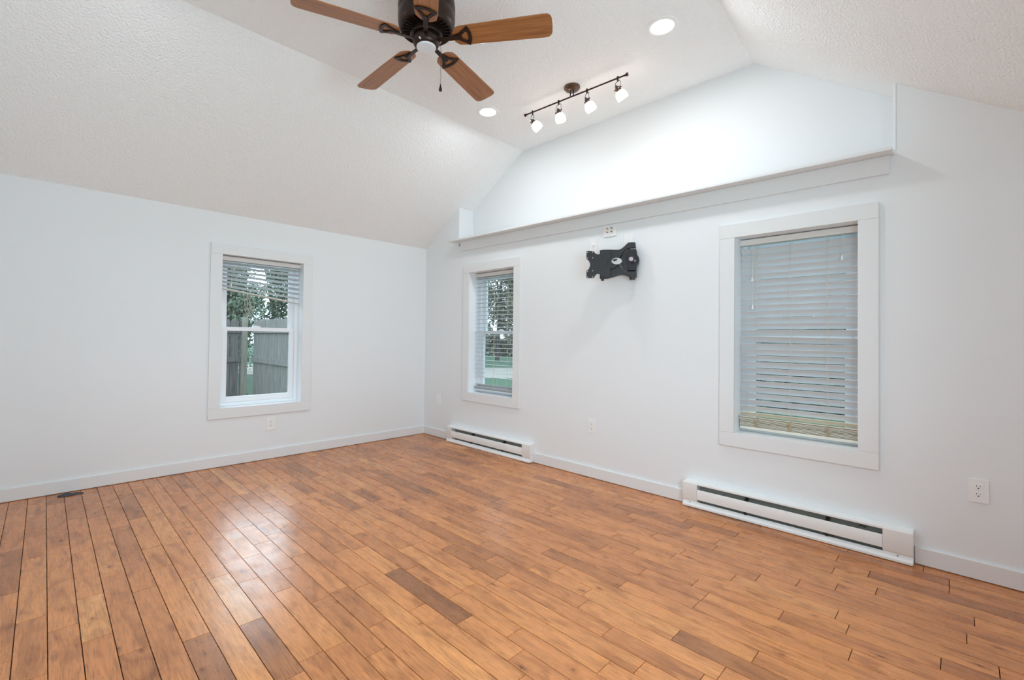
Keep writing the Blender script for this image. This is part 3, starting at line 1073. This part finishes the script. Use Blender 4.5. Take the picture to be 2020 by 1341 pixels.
def blade_meshes():
    P = Matrix.Rotation(radians(-12), 4, 'X')
    b = MB().prism(BO, -.003, .003, P)
    i = MB().prism([OUT, INN], -.0105, -.0035, P)
    i.prism([(.070, .011), (.150, .013), (.205, .007), (.205, -.007), (.150, -.013), (.070, -.011)], -.0150, -.0085, P)
    for q in ((.218, .036), (.218, -.036), (.250, 0)):
        i.lathe([(.0, -.013), (.004, -.0125), (.0045, -.010), (0, -.010)], 10, P @ Matrix.Translation((q[0], q[1], 0)))
    return b, i
zb = ZB - ZC
bl = []
for k in range(5):
    if k == 0:
        bb, ii = blade_meshes()
        ob = bb.build('blade', M['blade'], fan, bevel=.0012)
        oi = ii.build('blade_iron', M['bronze'], ob, bevel=.0012)
    else:
        ob2 = ob.copy()
        COL.objects.link(ob2)
        oi2 = oi.copy()
        COL.objects.link(oi2)
        oi2.parent = ob2
        bl.append(ob2)
for k, o in enumerate([ob] + bl):
    o.parent = fan
    o.location = (0, 0, zb)
    o.rotation_euler = (0, 0, radians(-55 + 72 * k))
a = radians(-44)
cx, cy = .068 * cos(a), .068 * sin(a)
ch = MB().tube([(cx, cy, -.352), (cx + .012 * cos(a), cy + .012 * sin(a), -.358), (cx + .014 * cos(a), cy + .014 * sin(a), -.40), (cx + .014 * cos(a), cy + .014 * sin(a), -.585)], .0011, 6).build('pull_chain', M['bronze_hi'], fan)
MB().lathe([(0, .004), (.0025, 0), (.004, -.012), (.0085, -.026), (.0095, -.033), (.007, -.040), (0, -.042)], 16,
           Matrix.Translation((cx + .014 * cos(a), cy + .014 * sin(a), -.585))).build('pull_drop', M['bronze'], ch)

# ------------------------------------------------------------------ recessed lights
def can(x, y, label, power=1.0):
    t = thing('recessed_light', label, 'ceiling light', (x, y, ZC - .0003), 0, 'recessed ceiling lights')
    MB().lathe([(.099, 0), (.099, -.003), (.095, -.006), (.078, -.007), (.070, -.003), (.070, 0)], 48).build('trim_ring', M['can_trim'], t)
    MB().lathe([(0, -.0025), (.0705, -.0015), (.0705, 0), (0, 0)], 48).build('lens', M['lens'], t)
    light('lamp', 'AREA', (0, 0, -.010), CAN_W * power, t, shape='DISK', size=.125, color=(.90, .955, 1.0))
    return t
can(-.637, -1.738, 'lit round recessed light between the fan and the left slope')
can(-.625, -3.308, 'lit round recessed light nearest the right ceiling slope')
can(-3.08, -1.738, 'unseen round recessed light added overhead, left of the camera', .3)  # unseen pair, added by symmetry to light the room
can(-3.08, -3.308, 'unseen round recessed light added overhead, above the camera', .3)

# ------------------------------------------------------------------ track light
tr = thing('track_light', 'bronze bar track light with four lit frosted glass heads', 'track light', (-.450, -2.495, ZC - .0003))
MB().lathe([(0, 0), (.062, 0), (.0635, -.004), (.062, -.014), (.056, -.018), (.053, -.024), (.038, -.033), (.02, -.037), (0, -.037)], 40).build('canopy', M['bronze_hi'], tr)
m = MB()
zb_ = 3.092 - ZC
bx = lambda y: -.0010 - .0642 * (y - 0) * 1.0        # the bar is a little out of square
for dy in (-.013, .013):
    m.tube([(bx(dy), dy, -.03), (bx(dy), dy, zb_)], .0045, 10)
m.build('stem', M['bronze'], tr)
ya, yb = .4535, -.454
m = MB()
m.tube([(bx(ya), ya, zb_), (bx(yb), yb, zb_)], .0058, 10)
for yy, s in ((ya, 1), (yb, -1)):
    T = Matrix.Translation((bx(yy), yy, zb_)) @ Matrix.Rotation(radians(-90 * s), 4, 'X')
    m.lathe([(0, -.014), (.0075, -.014), (.0085, -.004), (.013, .004), (.013, .009), (0, .010)], 16, T)
m.build('bar', M['bronze'], tr)

def head(y, aim, roll):
    """aim: direction the lamp faces."""
    q = Vector((bx(y), y, zb_))
    mk = MB()
    mk.lathe([(0, .014), (.006, .013), (.0085, .004), (.0085, -.010), (.0055, -.016), (.005, -.024), (0, -.024)], 14, Matrix.Translation(q))
    root = mk.build('lamp_head', M['bronze'], tr)
    d = Vector(aim).normalized()
    base = q + Vector((0, 0, -.024))
    # local frame: z along the aim
    side = Vector((0, 0, 1)).cross(d)
    if side.length < .1:
        side = Vector((0, 1, 0))
    side.normalize()
    side = Matrix.Rotation(radians(roll), 3, d) @ side
    up = d.cross(side)
    ctr = base + Vector((0, 0, -.052)) + d * .002
    T = Matrix(((side.x, up.x, d.x, ctr.x), (side.y, up.y, d.y, ctr.y), (side.z, up.z, d.z, ctr.z), (0, 0, 0, 1)))
    # bail
    w = .027
    s3 = side
    pts = [ctr - s3 * w, ctr - s3 * w + (base - ctr) * .80, base - s3 * (w - .008), base + s3 * (w - .008), ctr + s3 * w + (base - ctr) * .80, ctr + s3 * w]
    m2 = MB()
    m2.tube(pts, .0022, 8)
    for s in (-1, 1):
        m2.tube([ctr + s3 * s * .016, ctr + s3 * s * .035], .0045, 10)
    m2.build('yoke', M['bronze'], root)
    MB().lathe([(0, -.028), (.004, -.026), (.007, -.018), (.014, -.012), (.018, -.004), (.0175, .004), (.021, .007), (.021, .014), (.0195, .018), (0, .018)], 24, T).build('socket', M['bronze_hi'], root)
    MB().lathe([(.0, .016), (.021, .016), (.029, .022), (.036, .033), (.0405, .048), (.0415, .060), (.040, .076), (.038, .084), (0, .084)], 32, T).build('glass_shade', M['shade'], root)
    lp = light('bulb', 'SPOT', ctr + d * .090, HEAD_W, root, spot_size=radians(150), spot_blend=.8, shadow_soft_size=.028, color=(1.0, .95, .88))
    lp.rotation_mode = 'QUATERNION'
    lp.rotation_quaternion = d.to_track_quat('-Z', 'Y')
head(-2.112 + 2.495, (.62, -.50, -.85), 50)
head(-2.372 + 2.495, (.30, -.12, -.95), -18)
head(-2.629 + 2.495, (.45, -.28, -.90), -10)
head(-2.882 + 2.495, (.42, -.16, -.55), 0)

# ------------------------------------------------------------------ small things
m = MB()
n = 28
top, bot = [], []
for i in range(n):
    a = 2 * pi * i / n
    r = 1 + .08 * sin(3 * a + 1) + .05 * sin(7 * a)
    x, y = .072 * r * cos(a), .034 * r * sin(a) * (1 - .25 * cos(a))
    top.append(m.v((x, y, .004 + .002 * sin(4 * a))))
    bot.append(m.v((x, y, .0004)))
c1 = [m.v((t_.co.x * .55, t_.co.y * .5, .011 + .004 * sin(i * .9))) for i, t_ in enumerate(top)]
cc = m.v((0.005, 0, .007))
for i in range(n):
    j = (i + 1) % n
    m.f([bot[i], bot[j], top[j], top[i]])
    m.f([top[i], top[j], c1[j], c1[i]])
    m.f([c1[i], c1[j], cc])
m.f(bot[::-1])
o = m.build('scrap', M['scrap'])
o.location = (-3.245, -.098, 0)
o.rotation_euler = (0, 0, radians(-14))
tag(o, 'dark crumpled scrap on the floor against the left baseboard', 'scrap')

m = MB().lathe([(0, 0), (.0016, 0), (.0016, .010), (.0034, .010), (.0036, .012), (0, .013)], 12)
o = m.build('screw', M['slot'])
o.location = (-.050, -3.19, ZL + .0212)
tag(o, 'tiny dark screw standing on the ledge shelf above the mount', 'screw')
m = MB().lathe([(0, 0), (.006, 0), (.006, .003), (.003, .005), (.003, .014), (.005, .017), (0, .018)], 14, Matrix.Rotation(radians(-90), 4, 'Y'))
o = m.build('cord_hook', M['plastic'])
o.location = (-.0003, -3.21, 2.093)
tag(o, 'tiny white hook on the right wall under the ledge', 'hook')

# ------------------------------------------------------------------ outdoors
GZ = -0.35
m = MB().box(-60, 80, -50, 90, GZ - .3, GZ)
o = m.build('lawn', M['grass'], smooth=False)
tag(o, 'green lawn outside the windows', 'lawn', None, 'structure')
dd = Vector((.707, .707, 0))
c0 = Vector((-3.4, -4.6, 0)) + dd * 20.7
pp = Vector((-.707, .707, 0))
T = Matrix(((dd.x, pp.x, 0, c0.x), (dd.y, pp.y, 0, c0.y), (0, 0, 1, 0), (0, 0, 0, 1)))
m = MB().box(-3.1, 3.1, -3.8, 14, GZ, GZ + .02, T)
o = m.build('driveway', M['gravel'], smooth=False)
tag(o, 'pale strip of driveway crossing the lawn outside', 'driveway', None, 'structure')

def fence(name, label, p0, p1, bmat, gap, seed, posts, side):
    """p0, p1: ends on the ground; side: +1 / -1 the face that carries the rails."""
    d = Vector((p1[0] - p0[0], p1[1] - p0[1], 0))
    Ln = d.length
    t = thing(name, label, 'fence', (p0[0], p0[1], GZ), atan2(d.y, d.x), 'board fence')
    rr = random.Random(seed)
    Ht = 1.83
    m = MB()
    x = 0
    while x < Ln - .02:
        w = .138
        tp = Ht + rr.uniform(-.012, .012)
        m.prism([(x, .04), (x + w, .04), (x + w, tp - .03), (x + w - .028, tp), (x + .028, tp), (x, tp - .03)], 0, .018, TXZ)
        x += w + gap * rr.uniform(.3, 1.6)
    m.build('pickets', bmat, t, smooth=False)
    for z in (.30, 1.02, 1.58):
        y0, y1 = ((-.018, -.056) if side > 0 else (0, .038))
        MB().box(0, Ln, y0, y1, z, z + .09).build('rail', bmat, t, smooth=False)
    for x in posts:
        y0, y1 = ((-.018, -.110) if side > 0 else (0, .092))
        MB().box(x, x + .092, y0, y1, -.1, Ht + .05).build('post', M['post'], t, bevel=.004)
    return t
fence('board_fence', 'weathered grey board fence with slits, facing the left window', (-5.5, 5.15), (-.50, 5.15), M['fence_backlit'], .020, 1, [2.3, 4.86], 1)
fence('board_fence', 'weathered grey board fence running toward the house beside the corner post', (-.44, 4.98), (-.44, .9), M['fence'], .004, 2, [], 1)

def tree(name, label, x, y, hgt, rad, lm, seed, leaves, trunk_r=.14, base=.25, size=.16):
    t = thing(name, label, 'tree', (x, y, GZ), 0, 'trees outside')
    rr = random.Random(seed)
    m = MB()
    m.tube([(0, 0, -.1), (rr.uniform(-.1, .1), rr.uniform(-.1, .1), hgt * .35), (rr.uniform(-.3, .3), rr.uniform(-.3, .3), hgt * .75), (0, 0, hgt * .95)], trunk_r, 9, .02)
    for k in range(12):
        z = hgt * rr.uniform(base, .85)
        a = rr.uniform(0, 2 * pi)
        L_ = rad * rr.uniform(.5, .95)
        m.tube([(0, 0, z), (L_ * .5 * cos(a), L_ * .5 * sin(a), z + L_ * .25), (L_ * cos(a + .2), L_ * sin(a + .2), z + L_ * .6)], trunk_r * .35, 5, .006)
    m.build('trunk', M['bark'], t)
    m = MB()
    blobs = []
    for k in range(16):
        z = hgt * (base + (1 - base) * rr.random() ** .8)
        q = (z / hgt - base) / (1 - base)
        rmax = rad * (1.05 - .75 * q)
        a = rr.uniform(0, 2 * pi)
        d = rmax * rr.uniform(.1, .75)
        blobs.append((Vector((d * cos(a), d * sin(a), z)), rad * rr.uniform(.28, .5)))
    for i in range(leaves):
        c, br = blobs[i % len(blobs)]
        while True:
            v = Vector((rr.uniform(-1, 1), rr.uniform(-1, 1), rr.uniform(-1, 1)))
            if .05 < v.length < 1:
                break
        p = c + v * br * Vector((1, 1, 1)).length / 1.73
        n = Vector((rr.gauss(0, 1), rr.gauss(0, 1), rr.gauss(0, 1) + .6)).normalized()
        a = n.orthogonal().normalized()
        b = n.cross(a)
        s1 = size * rr.uniform(.5, 1.1)
        s2 = s1 * rr.uniform(.45, .8)
        m.f([m.v(p - a * s1), m.v(p - b * s2 + n * s2 * .3), m.v(p + a * s1), m.v(p + b * s2 + n * s2 * .3)])
    m.build('foliage', lm, t, smooth=False)
    return t
rr = random.Random(9)
# beyond the board fence, seen through the left window
spots = [(-.05, 8.0, 3.5, 1.0, 'leaf_b', .4), (1.75, 9.9, 4.0, 1.1, 'leaf_b', .45), (1.0, 12.8, 5.0, 1.5, 'leaf_a', .1), (3.9, 12.9, 5.0, 1.4, 'leaf_a', .1),
         (2.5, 17.0, 6.0, 1.9, 'leaf_a', .1), (-2.6, 9.8, 4.0, 1.2, 'leaf_a', .1),
         (-5.4, 9.4, 4.2, 1.2, 'leaf_a', .1), (-3.4, 13.2, 5.0, 1.5, 'leaf_a', .1)]
for i, (x, y, hh, ra, lm, bs) in enumerate(spots):
    tree('tree', 'loose grey green tree beyond the board fence' if lm == 'leaf_b' else 'dense dark green tree beyond the board fence', x, y, hh, ra, M[lm], 40 + i, 7000 if lm == 'leaf_b' else 9000, base=bs, size=.05)
# far side of the lawn, seen through the two windows of the right wall
t = thing('hedge', 'dark hedge along the far edge of the lawn', 'hedge', (0, 0, GZ))
hr = random.Random(77)
m = MB()
for i in range(9000):
    q = hr.uniform(-9, 16)
    c = Vector((-3.4, -4.6, 0)) + dd * (40 + hr.uniform(-.8, .8)) + pp * q
    c.z = hr.uniform(0, 1) ** .8 * (2.1 + .5 * sin(q * 1.3) + .3 * sin(q * 3.1))
    n = Vector((hr.gauss(0, 1), hr.gauss(0, 1), hr.gauss(0, 1) + .4)).normalized()
    a = n.orthogonal().normalized()
    b = n.cross(a)
    k = hr.uniform(.12, .26)
    m.f([m.v(c - a * k), m.v(c - b * k * .7), m.v(c + a * k), m.v(c + b * k * .7)])
m.build('foliage', M['leaf_c'], t, smooth=False)
spots = [(11.0, 14.0, 7.0, 2.0, 'leaf_c'), (15.5, 12.5, 7.5, 2.0, 'leaf_c'), (19.0, 17.5, 9.0, 2.2, 'leaf_c'), (13.0, 18.5, 8.0, 2.2, 'leaf_c'), (22.0, 13.5, 9.0, 2.4, 'leaf_c')]
for i, (x, y, hh, ra, lm) in enumerate(spots):
    tree('tree', 'tall brownish tree across the driveway', x, y, hh, ra, M[lm], 60 + i, 9000, .16, .12, .12)
t = thing('hedge', 'tall dark hedge close behind the closed blind', 'hedge', (9.0, -2.7, GZ))
m = MB()
for i in range(14000):
    q = hr.uniform(-5, 5)
    top = 3.2 + .25 * sin(q * 1.7) + .2 * sin(q * 4.1)
    c = Vector((hr.uniform(-.5, .5), q, hr.uniform(0, top)))
    n = Vector((hr.gauss(0, 1) - .6, hr.gauss(0, 1), hr.gauss(0, 1) + .4)).normalized()
    a = n.orthogonal().normalized()
    b = n.cross(a)
    k = hr.uniform(.10, .20)
    m.f([m.v(c - a * k), m.v(c - b * k * .7), m.v(c + a * k), m.v(c + b * k * .7)])
m.build('foliage', M['leaf_a'], t, smooth=False)
